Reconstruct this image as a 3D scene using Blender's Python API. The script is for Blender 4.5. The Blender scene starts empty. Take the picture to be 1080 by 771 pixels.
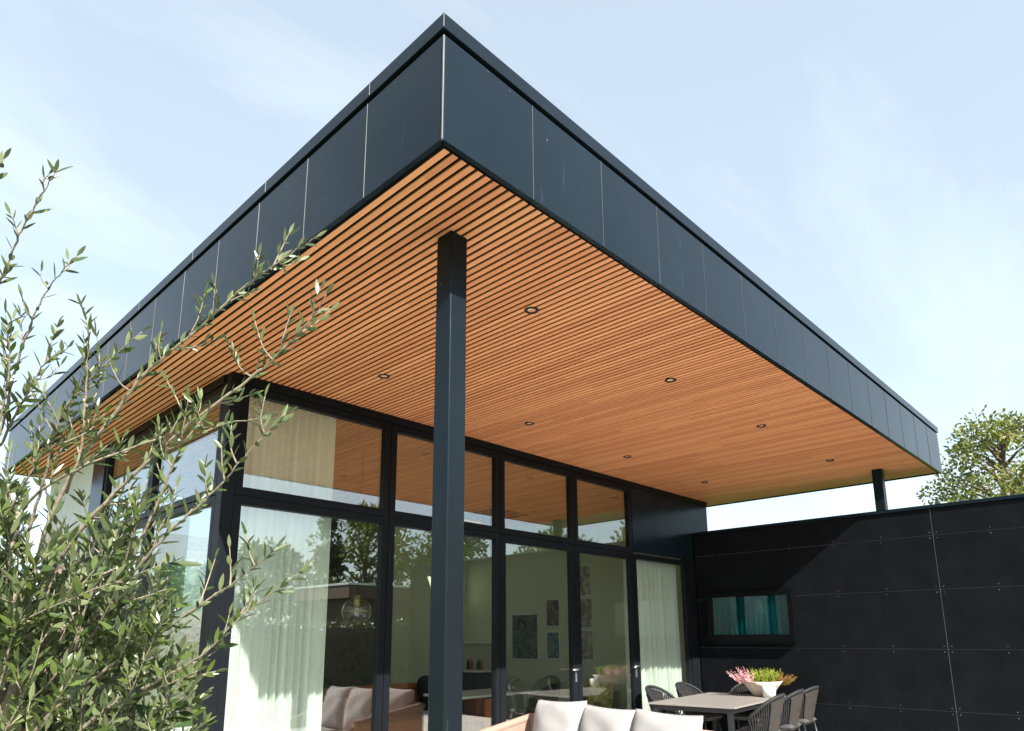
import bpy, bmesh, math, random
from mathutils import Vector, Matrix, Euler
R = math.radians
rnd = random.Random(7)
sc = bpy.context.scene
col = sc.collection

# ------------------------------------------------------------------ camera
cam_d = bpy.data.cameras.new('camera')
cam = bpy.data.objects.new('camera', cam_d); col.objects.link(cam); sc.camera = cam
CR = ((0.69278983, -0.72112677, -0.00429367), (0.1461409, 0.14622373, -0.97839739), (0.70617639, 0.67719628, 0.20668843))
CAM = Vector((-1.7153, -2.0701, 1.5343))
rt, dn, fw = (Vector(v) for v in CR)
cam.matrix_world = Matrix(((rt.x, -dn.x, -fw.x, CAM.x), (rt.y, -dn.y, -fw.y, CAM.y), (rt.z, -dn.z, -fw.z, CAM.z), (0, 0, 0, 1)))
cam_d.sensor_width = 36.0; cam_d.lens = 722.09 / 1080 * 36
cam_d.shift_y = 134.37 / 1080
cam_d.clip_start = 0.05; cam_d.clip_end = 2000

# ------------------------------------------------------------------ light
SUN = Vector((0.31, 1.0, -0.75)).normalized()
EXPOSURE = 1.2
sc.view_settings.view_transform = 'Standard'; sc.view_settings.look = 'None'
sc.view_settings.gamma = 1.0; sc.view_settings.exposure = EXPOSURE
sc.cycles.use_denoising = True
sc.cycles.max_bounces = 12; sc.cycles.diffuse_bounces = 5; sc.cycles.glossy_bounces = 6; sc.cycles.transparent_max_bounces = 24
sun_d = bpy.data.lights.new('sun', 'SUN'); sun_d.energy = 5.0; sun_d.angle = R(0.5); sun_d.color = (1.0, 0.95, 0.87)
sun = bpy.data.objects.new('sun', sun_d); col.objects.link(sun)
sun.rotation_euler = SUN.to_track_quat('-Z', 'Y').to_euler(); sun.location = (-8, -20, 16)

world = bpy.data.worlds.new('World'); sc.world = world; world.use_nodes = True
wn, wl = world.node_tree.nodes, world.node_tree.links
wn.clear()
w_out = wn.new('ShaderNodeOutputWorld'); w_bg = wn.new('ShaderNodeBackground'); w_bg.inputs['Strength'].default_value = 0.12
sky = wn.new('ShaderNodeTexSky'); sky.sky_type = 'NISHITA'; sky.sun_disc = False
sky.sun_elevation = math.asin(-SUN.z); sky.sun_rotation = math.atan2(-SUN.x, -SUN.y) % (2 * math.pi)
sky.air_density = 1.0; sky.dust_density = 1.6; sky.ozone_density = 1.6
# thin high cloud: streaks of noise on a plane far above, laid over the clear sky
tc = wn.new('ShaderNodeTexCoord'); sep = wn.new('ShaderNodeSeparateXYZ'); wl.new(tc.outputs['Generated'], sep.inputs[0])
add = wn.new('ShaderNodeMath'); add.operation = 'ADD'; add.inputs[1].default_value = 0.22; wl.new(sep.outputs['Z'], add.inputs[0])
mx = wn.new('ShaderNodeMath'); mx.operation = 'MAXIMUM'; mx.inputs[1].default_value = 0.05; wl.new(add.outputs[0], mx.inputs[0])
dv = wn.new('ShaderNodeVectorMath'); dv.operation = 'DIVIDE'; wl.new(tc.outputs['Generated'], dv.inputs[0])
cmb = wn.new('ShaderNodeCombineXYZ')
for k in 'XYZ': wl.new(mx.outputs[0], cmb.inputs[k])
wl.new(cmb.outputs[0], dv.inputs[1])
mp = wn.new('ShaderNodeMapping'); mp.inputs['Rotation'].default_value = (0, 0, R(35)); mp.inputs['Scale'].default_value = (0.9, 2.2, 0.0); mp.inputs['Location'].default_value = (0.6, 1.3, 0)
wl.new(dv.outputs[0], mp.inputs['Vector'])
nz = wn.new('ShaderNodeTexNoise'); nz.inputs['Scale'].default_value = 0.9; nz.inputs['Detail'].default_value = 7; nz.inputs['Roughness'].default_value = 0.55; nz.inputs['Distortion'].default_value = 0.6
wl.new(mp.outputs[0], nz.inputs['Vector'])
rp = wn.new('ShaderNodeMapRange'); rp.inputs['From Min'].default_value = 0.46; rp.inputs['From Max'].default_value = 0.85; rp.inputs['To Min'].default_value = 0.40; rp.inputs['To Max'].default_value = 0.78
wl.new(nz.outputs['Fac'], rp.inputs['Value'])
mixc = wn.new('ShaderNodeMixRGB'); mixc.inputs['Color2'].default_value = (4.6, 5.08, 5.0, 1)
wl.new(rp.outputs[0], mixc.inputs['Fac']); wl.new(sky.outputs[0], mixc.inputs['Color1'])
wl.new(mixc.outputs[0], w_bg.inputs['Color']); wl.new(w_bg.outputs[0], w_out.inputs['Surface'])

# ------------------------------------------------------------------ materials
def nodes(name):
    m = bpy.data.materials.new(name); m.use_nodes = True
    return m, m.node_tree.nodes, m.node_tree.links, m.node_tree.nodes['Principled BSDF']
def N(n, t, **kw):
    x = n.new(t)
    for k, v in kw.items():
        if k in x.inputs: x.inputs[k].default_value = v
        else: setattr(x, k, v)
    return x
def plain(name, c, rough=0.6, metal=0.0, var=0.12, scale=6.0, bump=0.0, bscale=40.0, spec=0.5, sheen=0.0, stretch=(1, 1, 1), rvar=0.08):
    """a surface of one colour with slight uneven tone, gloss and relief"""
    m, n, l, b = nodes(name)
    t = N(n, 'ShaderNodeTexCoord'); mp = N(n, 'ShaderNodeMapping'); mp.inputs['Scale'].default_value = stretch
    l.new(t.outputs['Object'], mp.inputs[0])
    z = N(n, 'ShaderNodeTexNoise', Scale=scale, Detail=5.0, Roughness=0.6); l.new(mp.outputs[0], z.inputs['Vector'])
    r = N(n, 'ShaderNodeValToRGB')
    r.color_ramp.elements[0].position = 0.3; r.color_ramp.elements[1].position = 0.7
    r.color_ramp.elements[0].color = tuple(x * (1 - var) for x in c) + (1,)
    r.color_ramp.elements[1].color = tuple(min(1, x * (1 + var)) for x in c) + (1,)
    l.new(z.outputs['Fac'], r.inputs[0]); l.new(r.outputs[0], b.inputs['Base Color'])
    mr = N(n, 'ShaderNodeMapRange'); mr.inputs['To Min'].default_value = max(0, rough - rvar); mr.inputs['To Max'].default_value = min(1, rough + rvar)
    l.new(z.outputs['Fac'], mr.inputs['Value']); l.new(mr.outputs[0], b.inputs['Roughness'])
    b.inputs['Metallic'].default_value = metal; b.inputs['Specular IOR Level'].default_value = spec
    if sheen: b.inputs['Sheen Weight'].default_value = sheen
    if bump:
        z2 = N(n, 'ShaderNodeTexNoise', Scale=bscale, Detail=4.0); l.new(mp.outputs[0], z2.inputs['Vector'])
        bp = N(n, 'ShaderNodeBump', Strength=bump, Distance=0.01); l.new(z2.outputs['Fac'], bp.inputs['Height']); l.new(bp.outputs[0], b.inputs['Normal'])
    return m
def cladding_metal(name, c, rough):
    """dark coated sheet: fine dust specks, a few hairline scratches, faint oil-canning"""
    m, n, l, b = nodes(name)
    t = N(n, 'ShaderNodeTexCoord')
    z = N(n, 'ShaderNodeTexNoise', Scale=1.3, Detail=6.0, Roughness=0.65); l.new(t.outputs['Object'], z.inputs['Vector'])
    r = N(n, 'ShaderNodeValToRGB'); r.color_ramp.elements[0].position = .3; r.color_ramp.elements[1].position = .75
    r.color_ramp.elements[0].color = tuple(x * .85 for x in c) + (1,); r.color_ramp.elements[1].color = tuple(x * 1.2 for x in c) + (1,)
    l.new(z.outputs['Fac'], r.inputs[0])
    v = N(n, 'ShaderNodeTexVoronoi', Scale=5.5); v.feature = 'F1'; l.new(t.outputs['Object'], v.inputs['Vector'])
    s = N(n, 'ShaderNodeMapRange'); s.inputs['From Min'].default_value = .02; s.inputs['From Max'].default_value = .045; s.inputs['To Min'].default_value = .45; s.inputs['To Max'].default_value = 0
    l.new(v.outputs['Distance'], s.inputs['Value'])
    mp = N(n, 'ShaderNodeMapping'); mp.inputs['Scale'].default_value = (14, 14, 1.1); mp.inputs['Rotation'].default_value = (R(9), R(6), 0); l.new(t.outputs['Object'], mp.inputs[0])
    z3 = N(n, 'ShaderNodeTexNoise', Scale=2.2, Detail=3.0); l.new(mp.outputs[0], z3.inputs['Vector'])
    s3 = N(n, 'ShaderNodeMapRange'); s3.inputs['From Min'].default_value = .70; s3.inputs['From Max'].default_value = .76; s3.inputs['To Max'].default_value = .07; l.new(z3.outputs['Fac'], s3.inputs['Value'])
    mxx = N(n, 'ShaderNodeMath'); mxx.operation = 'MAXIMUM'; l.new(s.outputs[0], mxx.inputs[0]); l.new(s3.outputs[0], mxx.inputs[1])
    mix = N(n, 'ShaderNodeMixRGB', Color2=(.16, .18, .2, 1)); l.new(mxx.outputs[0], mix.inputs['Fac']); l.new(r.outputs[0], mix.inputs['Color1'])
    l.new(mix.outputs[0], b.inputs['Base Color'])
    rr = N(n, 'ShaderNodeMapRange'); rr.inputs['To Min'].default_value = rough - .05; rr.inputs['To Max'].default_value = rough + .08; l.new(z.outputs['Fac'], rr.inputs['Value']); l.new(rr.outputs[0], b.inputs['Roughness'])
    z2 = N(n, 'ShaderNodeTexNoise', Scale=2.5, Detail=2.0); l.new(t.outputs['Object'], z2.inputs['Vector'])
    bp = N(n, 'ShaderNodeBump', Strength=.08, Distance=.02); l.new(z2.outputs['Fac'], bp.inputs['Height']); l.new(bp.outputs[0], b.inputs['Normal'])
    b.inputs['Specular IOR Level'].default_value = .17
    b.inputs['Specular Tint'].default_value = (.35, .70, 1.0, 1)  # blue sky sheen put into the reflection colour
    return m
def wood_slats(name, pitch, dark, light, axis='X'):
    m, n, l, b = nodes(name)
    t = N(n, 'ShaderNodeTexCoord'); sp = N(n, 'ShaderNodeSeparateXYZ'); l.new(t.outputs['Object'], sp.inputs[0])
    d = N(n, 'ShaderNodeMath'); d.operation = 'DIVIDE'; d.inputs[1].default_value = pitch; l.new(sp.outputs[axis], d.inputs[0])
    f = N(n, 'ShaderNodeMath'); f.operation = 'FLOOR'; l.new(d.outputs[0], f.inputs[0])
    # board ends: every slat is cut from lengths of about 2.4 m, shifted from slat to slat
    wn0 = N(n, 'ShaderNodeTexWhiteNoise'); wn0.noise_dimensions = '1D'; l.new(f.outputs[0], wn0.inputs['W'])
    ad = N(n, 'ShaderNodeMath'); ad.operation = 'MULTIPLY_ADD'; ad.inputs[1].default_value = 1 / 2.4; l.new(sp.outputs['Y' if axis == 'X' else 'X'], ad.inputs[0]); l.new(wn0.outputs['Value'], ad.inputs[2])
    f2 = N(n, 'ShaderNodeMath'); f2.operation = 'FLOOR'; l.new(ad.outputs[0], f2.inputs[0])
    cb = N(n, 'ShaderNodeCombineXYZ'); l.new(f.outputs[0], cb.inputs[0]); l.new(f2.outputs[0], cb.inputs[1])
    w = N(n, 'ShaderNodeTexWhiteNoise'); w.noise_dimensions = '2D'; l.new(cb.outputs[0], w.inputs['Vector'])
    mp = N(n, 'ShaderNodeMapping'); mp.inputs['Scale'].default_value = (60, 2.2, 60) if axis == 'X' else (2.2, 60, 60); l.new(t.outputs['Object'], mp.inputs[0])
    z = N(n, 'ShaderNodeTexNoise', Scale=1.0, Detail=5.0, Roughness=.65, Distortion=.5); l.new(mp.outputs[0], z.inputs['Vector'])
    mul = N(n, 'ShaderNodeMath'); mul.operation = 'MULTIPLY'; mul.inputs[1].default_value = .55; l.new(w.outputs['Value'], mul.inputs[0])
    m2 = N(n, 'ShaderNodeMath'); m2.operation = 'MULTIPLY_ADD'; m2.inputs[1].default_value = .5; l.new(z.outputs['Fac'], m2.inputs[0]); l.new(mul.outputs[0], m2.inputs[2])
    r = N(n, 'ShaderNodeValToRGB'); r.color_ramp.elements[0].color = dark + (1,); r.color_ramp.elements[1].color = light + (1,)
    r.color_ramp.elements[0].position = .15; r.color_ramp.elements[1].position = .85
    l.new(m2.outputs[0], r.inputs[0]); l.new(r.outputs[0], b.inputs['Base Color'])
    b.inputs['Roughness'].default_value = .55
    bp = N(n, 'ShaderNodeBump', Strength=.15, Distance=.004); l.new(z.outputs['Fac'], bp.inputs['Height']); l.new(bp.outputs[0], b.inputs['Normal'])
    return m
def glass(name, tint, base=.2, rough=0.0):
    """coated double glazing: part mirror (more at a slant), the rest tinted and clear"""
    m = bpy.data.materials.new(name); m.use_nodes = True; n, l = m.node_tree.nodes, m.node_tree.links
    n.clear(); o = N(n, 'ShaderNodeOutputMaterial')
    tr = N(n, 'ShaderNodeBsdfTransparent', Color=tint + (1,)); gl = N(n, 'ShaderNodeBsdfGlossy', Roughness=rough, Color=(.97, .98, 1, 1))
    ge = N(n, 'ShaderNodeNewGeometry'); dt = N(n, 'ShaderNodeVectorMath', operation='DOT_PRODUCT'); l.new(ge.outputs['Incoming'], dt.inputs[0]); l.new(ge.outputs['Normal'], dt.inputs[1])
    ab = N(n, 'ShaderNodeMath', operation='ABSOLUTE'); l.new(dt.outputs['Value'], ab.inputs[0])
    sb = N(n, 'ShaderNodeMath', operation='SUBTRACT'); sb.inputs[0].default_value = 1.0; sb.use_clamp = True; l.new(ab.outputs[0], sb.inputs[1])
    pw_ = N(n, 'ShaderNodeMath', operation='POWER'); pw_.inputs[1].default_value = 5.0; l.new(sb.outputs[0], pw_.inputs[0])
    mr = N(n, 'ShaderNodeMapRange'); mr.inputs['To Min'].default_value = base
    l.new(pw_.outputs[0], mr.inputs['Value'])
    mx_ = N(n, 'ShaderNodeMixShader'); l.new(mr.outputs[0], mx_.inputs[0]); l.new(tr.outputs[0], mx_.inputs[1]); l.new(gl.outputs[0], mx_.inputs[2])
    t = N(n, 'ShaderNodeTexCoord'); z = N(n, 'ShaderNodeTexNoise', Scale=.9, Detail=1.0); l.new(t.outputs['Object'], z.inputs['Vector'])
    bp = N(n, 'ShaderNodeBump', Strength=.02, Distance=.02); l.new(z.outputs['Fac'], bp.inputs['Height']); l.new(bp.outputs[0], gl.inputs['Normal'])
    l.new(mx_.outputs[0], o.inputs[0])
    return m
def sheer(name, c, through=.25):
    m = bpy.data.materials.new(name); m.use_nodes = True; n, l = m.node_tree.nodes, m.node_tree.links
    n.clear(); o = N(n, 'ShaderNodeOutputMaterial')
    t = N(n, 'ShaderNodeTexCoord'); mp = N(n, 'ShaderNodeMapping'); mp.inputs['Scale'].default_value = (90, 90, 1.5); l.new(t.outputs['Object'], mp.inputs[0])
    z = N(n, 'ShaderNodeTexNoise', Scale=1.0, Detail=3.0); l.new(mp.outputs[0], z.inputs['Vector'])
    r = N(n, 'ShaderNodeValToRGB'); r.color_ramp.elements[0].color = tuple(x * .86 for x in c) + (1,); r.color_ramp.elements[1].color = c + (1,); l.new(z.outputs['Fac'], r.inputs[0])
    d = N(n, 'ShaderNodeBsdfDiffuse'); tl = N(n, 'ShaderNodeBsdfTranslucent'); tp = N(n, 'ShaderNodeBsdfTransparent')
    l.new(r.outputs[0], d.inputs[0]); l.new(r.outputs[0], tl.inputs[0])
    a = N(n, 'ShaderNodeMixShader', Fac=.12); l.new(d.outputs[0], a.inputs[1]); l.new(tl.outputs[0], a.inputs[2])
    b_ = N(n, 'ShaderNodeMixShader', Fac=through); l.new(a.outputs[0], b_.inputs[1]); l.new(tp.outputs[0], b_.inputs[2]); l.new(b_.outputs[0], o.inputs[0])
    return m
def leaf(name, c1, c2, rough=.45, trans=.25, scale=2.0):
    """colour varies leaf clump by leaf clump; some light passes through"""
    m, n, l, b = nodes(name)
    t = N(n, 'ShaderNodeTexCoord'); z = N(n, 'ShaderNodeTexNoise', Scale=scale, Detail=4.0, Roughness=.7); l.new(t.outputs['Object'], z.inputs['Vector'])
    g = N(n, 'ShaderNodeNewGeometry'); w = N(n, 'ShaderNodeMath'); w.operation = 'MULTIPLY_ADD'; w.inputs[1].default_value = .5
    l.new(g.outputs['Random Per Island'], w.inputs[0]); l.new(z.outputs['Fac'], w.inputs[2])
    r = N(n, 'ShaderNodeValToRGB'); r.color_ramp.elements[0].position = .4; r.color_ramp.elements[1].position = .95
    r.color_ramp.elements[0].color = c1 + (1,); r.color_ramp.elements[1].color = c2 + (1,)
    l.new(w.outputs[0], r.inputs[0]); l.new(r.outputs[0], b.inputs['Base Color']); b.inputs['Roughness'].default_value = rough
    tl = N(n, 'ShaderNodeBsdfTranslucent'); l.new(r.outputs[0], tl.inputs[0])
    a = N(n, 'ShaderNodeMixShader', Fac=trans); l.new(b.outputs[0], a.inputs[1]); l.new(tl.outputs[0], a.inputs[2]); l.new(a.outputs[0], n['Material Output'].inputs[0])
    return m
def bricked(name, c1, c2, mortar, w, h, ms, rough=.85, vec='XZ', bump=.4, offset=.5):
    m, n, l, b = nodes(name)
    t = N(n, 'ShaderNodeTexCoord'); sp = N(n, 'ShaderNodeSeparateXYZ'); l.new(t.outputs['Object'], sp.inputs[0])
    cb = N(n, 'ShaderNodeCombineXYZ')
    if vec == 'XY': l.new(sp.outputs['X'], cb.inputs[0]); l.new(sp.outputs['Y'], cb.inputs[1])
    else:
        s = N(n, 'ShaderNodeMath'); s.operation = 'ADD'; l.new(sp.outputs['X'], s.inputs[0]); l.new(sp.outputs['Y'], s.inputs[1]); l.new(s.outputs[0], cb.inputs[0]); l.new(sp.outputs['Z'], cb.inputs[1])
    bk = N(n, 'ShaderNodeTexBrick', Color1=c1 + (1,), Color2=c2 + (1,), Mortar=mortar + (1,), Scale=1.0); bk.inputs['Brick Width'].default_value = w; bk.inputs['Row Height'].default_value = h; bk.inputs['Mortar Size'].default_value = ms; bk.offset = offset
    l.new(cb.outputs[0], bk.inputs['Vector'])
    z = N(n, 'ShaderNodeTexNoise', Scale=7.0, Detail=6.0, Roughness=.7); l.new(t.outputs['Object'], z.inputs['Vector'])
    mr = N(n, 'ShaderNodeMapRange'); mr.inputs['To Min'].default_value = .8; mr.inputs['To Max'].default_value = 1.15; l.new(z.outputs['Fac'], mr.inputs['Value'])
    mu = N(n, 'ShaderNodeMixRGB', Fac=1.0); mu.blend_type = 'MULTIPLY'; l.new(bk.outputs['Color'], mu.inputs[1]); l.new(mr.outputs[0], mu.inputs[2]); l.new(mu.outputs[0], b.inputs['Base Color'])
    b.inputs['Roughness'].default_value = rough
    bp = N(n, 'ShaderNodeBump', Strength=bump, Distance=.006); l.new(bk.outputs['Fac'], bp.inputs['Height']); bp.invert = True; l.new(bp.outputs[0], b.inputs['Normal'])
    return m
def weave(name, c, scale=160.0, bump=.6, rough=.8, var=.3):
    m, n, l, b = nodes(name)
    t = N(n, 'ShaderNodeTexCoord')
    w1 = N(n, 'ShaderNodeTexWave', Scale=scale, Distortion=1.0); w1.bands_direction = 'Z'; l.new(t.outputs['Object'], w1.inputs['Vector'])
    w2 = N(n, 'ShaderNodeTexWave', Scale=scale, Distortion=1.0); w2.bands_direction = 'DIAGONAL'; l.new(t.outputs['Object'], w2.inputs['Vector'])
    mu = N(n, 'ShaderNodeMath'); mu.operation = 'MULTIPLY'; l.new(w1.outputs['Fac'], mu.inputs[0]); l.new(w2.outputs['Fac'], mu.inputs[1])
    r = N(n, 'ShaderNodeValToRGB'); r.color_ramp.elements[0].color = tuple(x * (1 - var) for x in c) + (1,); r.color_ramp.elements[1].color = tuple(min(1, x * (1 + var)) for x in c) + (1,)
    l.new(mu.outputs[0], r.inputs[0]); l.new(r.outputs[0], b.inputs['Base Color']); b.inputs['Roughness'].default_value = rough
    bp = N(n, 'ShaderNodeBump', Strength=bump, Distance=.003); l.new(mu.outputs[0], bp.inputs['Height']); l.new(bp.outputs[0], b.inputs['Normal'])
    return m
def painted(name, cols, scale, seed):
    """abstract brushwork: warped noise through a colour ramp"""
    m, n, l, b = nodes(name)
    t = N(n, 'ShaderNodeTexCoord'); mp = N(n, 'ShaderNodeMapping'); mp.inputs['Location'].default_value = (seed, seed * 2, seed * .7); l.new(t.outputs['Object'], mp.inputs[0])
    z = N(n, 'ShaderNodeTexNoise', Scale=scale, Detail=5.0, Roughness=.6, Distortion=2.2); l.new(mp.outputs[0], z.inputs['Vector'])
    r = N(n, 'ShaderNodeValToRGB'); e = r.color_ramp.elements
    while len(e) < len(cols): e.new(.5)
    for k, c in enumerate(cols): e[k].position = .32 + .36 * k / (len(cols) - 1); e[k].color = c + (1,)
    l.new(z.outputs['Fac'], r.inputs[0]); l.new(r.outputs[0], b.inputs['Base Color']); b.inputs['Roughness'].default_value = .6
    return m

PITCH = 0.0535
M = dict(
    fascia=cladding_metal('coated dark sheet', (.0085, .0148, .0215), .19),
    cap=cladding_metal('coated dark capping', (.0085, .0138, .0195), .2),
    seam=plain('bare folded sheet edge', (.085, .092, .098), .5, .4, var=.45, scale=2),
    black=plain('black felt backing', (.004, .004, .005), .9, spec=.05),
    slats=wood_slats('cedar slats', PITCH, (.58, .203, .088), (.84, .362, .165)),
    frame=plain('anthracite window frame', (.008, .010, .013), .35, var=.1, scale=2, spec=.10),
    gasket=plain('black gasket', (.006, .006, .006), .7),
    column=cladding_metal('painted steel column', (.0085, .0120, .0150), .3),
    chrome=plain('brushed handle steel', (.62, .63, .63), .28, .9),
    glass=glass('coated glazing', (.935, .985, .948), .18),
    glassb=glass('coated side glazing', (.93, .975, .955), .24),
    annexglass=glass('teal tinted glazing', (.34, .64, .66), .035),
    fibre=plain('black fibre cement board', (.0080, .0088, .0112), .65, spec=.02, var=.2, scale=3.2, bump=.1, bscale=70),
    joint=plain('pale board joint', (.10, .10, .105), .7),
    brightjoint=plain('pale upright joint', (.28, .28, .29), .7),
    screw=plain('steel screw head', (.26, .26, .27), .4, .5),
    plaster=plain('cream plaster wall', (.62, .66, .50), .9, var=.04),
    boxframe=plain('black gloss box frame', (.0035, .0038, .0045), .3, spec=.08),
    darkpaint=plain('dark green wall paint', (.045, .055, .045), .8, var=.1),
    floor=wood_slats('oak floor boards', .16, (.22, .14, .08), (.36, .25, .15)),
    sheer=sheer('white sheer curtain', (.94, .95, .93), .04),
    sheerg=sheer('green tinted sheer', (.34, .52, .42), .08),
    tealcloth=sheer('teal curtain cloth', (.10, .25, .265), .02),
    lawn=plain('lawn', (.075, .15, .022), .9, var=.35, scale=30, bump=.8, bscale=140),
    paver=bricked('pale concrete pavers', (.66, .64, .60), (.70, .68, .63), (.30, .29, .27), .8, .8, .006, vec='XY', offset=0.0, bump=.3),
    soil=plain('dark planting soil', (.05, .038, .028), .95, var=.4, scale=20, bump=.9, bscale=50),
    kerb=plain('white kerb stone', (.72, .71, .68), .8),
    brick=bricked('tan facing brick', (.42, .25, .16), (.52, .33, .22), (.48, .44, .38), .22, .066, .011),
    render=plain('pale render', (.62, .63, .64), .9, var=.06),
    greymetal=plain('grey standing roof', (.20, .22, .24), .5),
    shedwood=wood_slats('brown timber boards', .12, (.07, .035, .022), (.13, .07, .045)),
    whitepaint=plain('white paint', (.76, .76, .74), .5, var=.04),
    bark=plain('tree bark', (.14, .11, .085), .9, var=.35, scale=9, bump=.6, bscale=25),
    olivebark=plain('pale olive bark', (.25, .21, .155), .8, var=.25, scale=25, bump=.4, bscale=70),
    olivetop=leaf('olive leaf upper side', (.020, .042, .012), (.095, .135, .030), .32, .18, 6.0),
    olivebottom=leaf('olive leaf silver underside', (.075, .105, .045), (.205, .245, .115), .55, .25, 6.0),
    leafa=leaf('broad leaf', (.030, .060, .012), (.13, .19, .035), .5, .3, .9),
    leafb=leaf('yellowing broad leaf', (.050, .075, .012), (.22, .24, .045), .5, .3, .9),
    leafc=leaf('dark conifer spray', (.014, .034, .014), (.045, .085, .028), .6, .15, .9),
    hedge=leaf('hedge leaf', (.018, .040, .010), (.075, .13, .028), .42, .2, 1.2),
    cushion=plain('off white cushion cloth', (.31, .302, .303), .95, var=.08, scale=7, bump=.45, bscale=180, sheen=.2),
    wicker=weave('blush wicker', (.44, .30, .235), 55, .9),
    wickerdark=plain('brown wicker edge', (.26, .12, .07), .8),
    tabletop=plain('taupe ceramic table top', (.25, .235, .22), .5, var=.12, scale=12),
    anthra=plain('anthracite tube', (.016, .017, .020), .4),
    rope=plain('dark grey rope', (.011, .012, .014), .7, var=.3, scale=60),
    taupe=weave('taupe woven back', (.034, .028, .024), 140, .5),
    greypad=weave('grey seat pad', (.08, .08, .08), 190, .4),
    potstone=plain('rough stoneware', (.60, .50, .43), .85, var=.2, scale=14, bump=.5, bscale=40),
    heather=leaf('pink heather', (.48, .20, .24), (.78, .52, .52), .7, .3, 14.0),
    herb=leaf('lime green shrublet', (.13, .22, .02), (.38, .44, .06), .6, .3, 14.0),
    amber=leaf('amber leaf', (.16, .10, .02), (.36, .22, .05), .6, .3, 14.0),
    leather=plain('cognac leather', (.40, .125, .045), .42, var=.2, scale=5, bump=.2, bscale=60),
    pillow=plain('pale grey linen', (.58, .62, .64), .95, var=.08, scale=10, bump=.3, bscale=200),
    white=plain('white table laminate', (.78, .78, .76), .35, var=.03),
    blackplastic=plain('black moulded shell', (.012, .012, .013), .45),
    greenfelt=plain('sage upholstery', (.17, .22, .14), .9, var=.1),
    yellow=painted('yellow patterned cloth', [(.06, .06, .02), (.30, .28, .06), (.52, .50, .14), (.40, .40, .10)], 5.5, 3.1),
    arta=painted('dark green brushwork', [(.016, .018, .022), (.045, .09, .06), (.14, .20, .12), (.05, .10, .11), (.02, .02, .035)], 3.4, 1.3),
    artb=painted('violet and ochre brushwork', [(.03, .025, .03), (.10, .08, .10), (.26, .23, .22), (.24, .20, .04)], 7.5, 4.2),
    artc=painted('teal brushwork', [(.42, .44, .34), (.10, .22, .20), (.04, .13, .13), (.40, .42, .34)], 5.0, 6.6),
    artd=painted('sketch lines on cream', [(.50, .47, .36), (.55, .52, .42), (.12, .11, .09), (.52, .49, .38)], 4.0, 8.0),
    arte=painted('pencil study on cream', [(.52, .49, .38), (.54, .51, .41), (.16, .15, .12), (.50, .47, .36)], 5.0, 11.0),
    artf=painted('faint study on cream', [(.50, .48, .37), (.55, .52, .42), (.24, .22, .17), (.53, .50, .40)], 3.0, 15.0),
    clearglass=glass('clear drinking glass', (.93, .95, .96), .16),
    pendantglass=glass('clear lamp glass', (.95, .96, .95), .08),
    brass=plain('aged brass', (.55, .45, .25), .35, .8),
    lens=plain('satin lamp lens', (.78, .77, .72), .3),
    kitchen=plain('dark kitchen front', (.03, .03, .032), .5),
    greybuild=plain('weathered grey board', (.24, .25, .26), .8),
)

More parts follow.
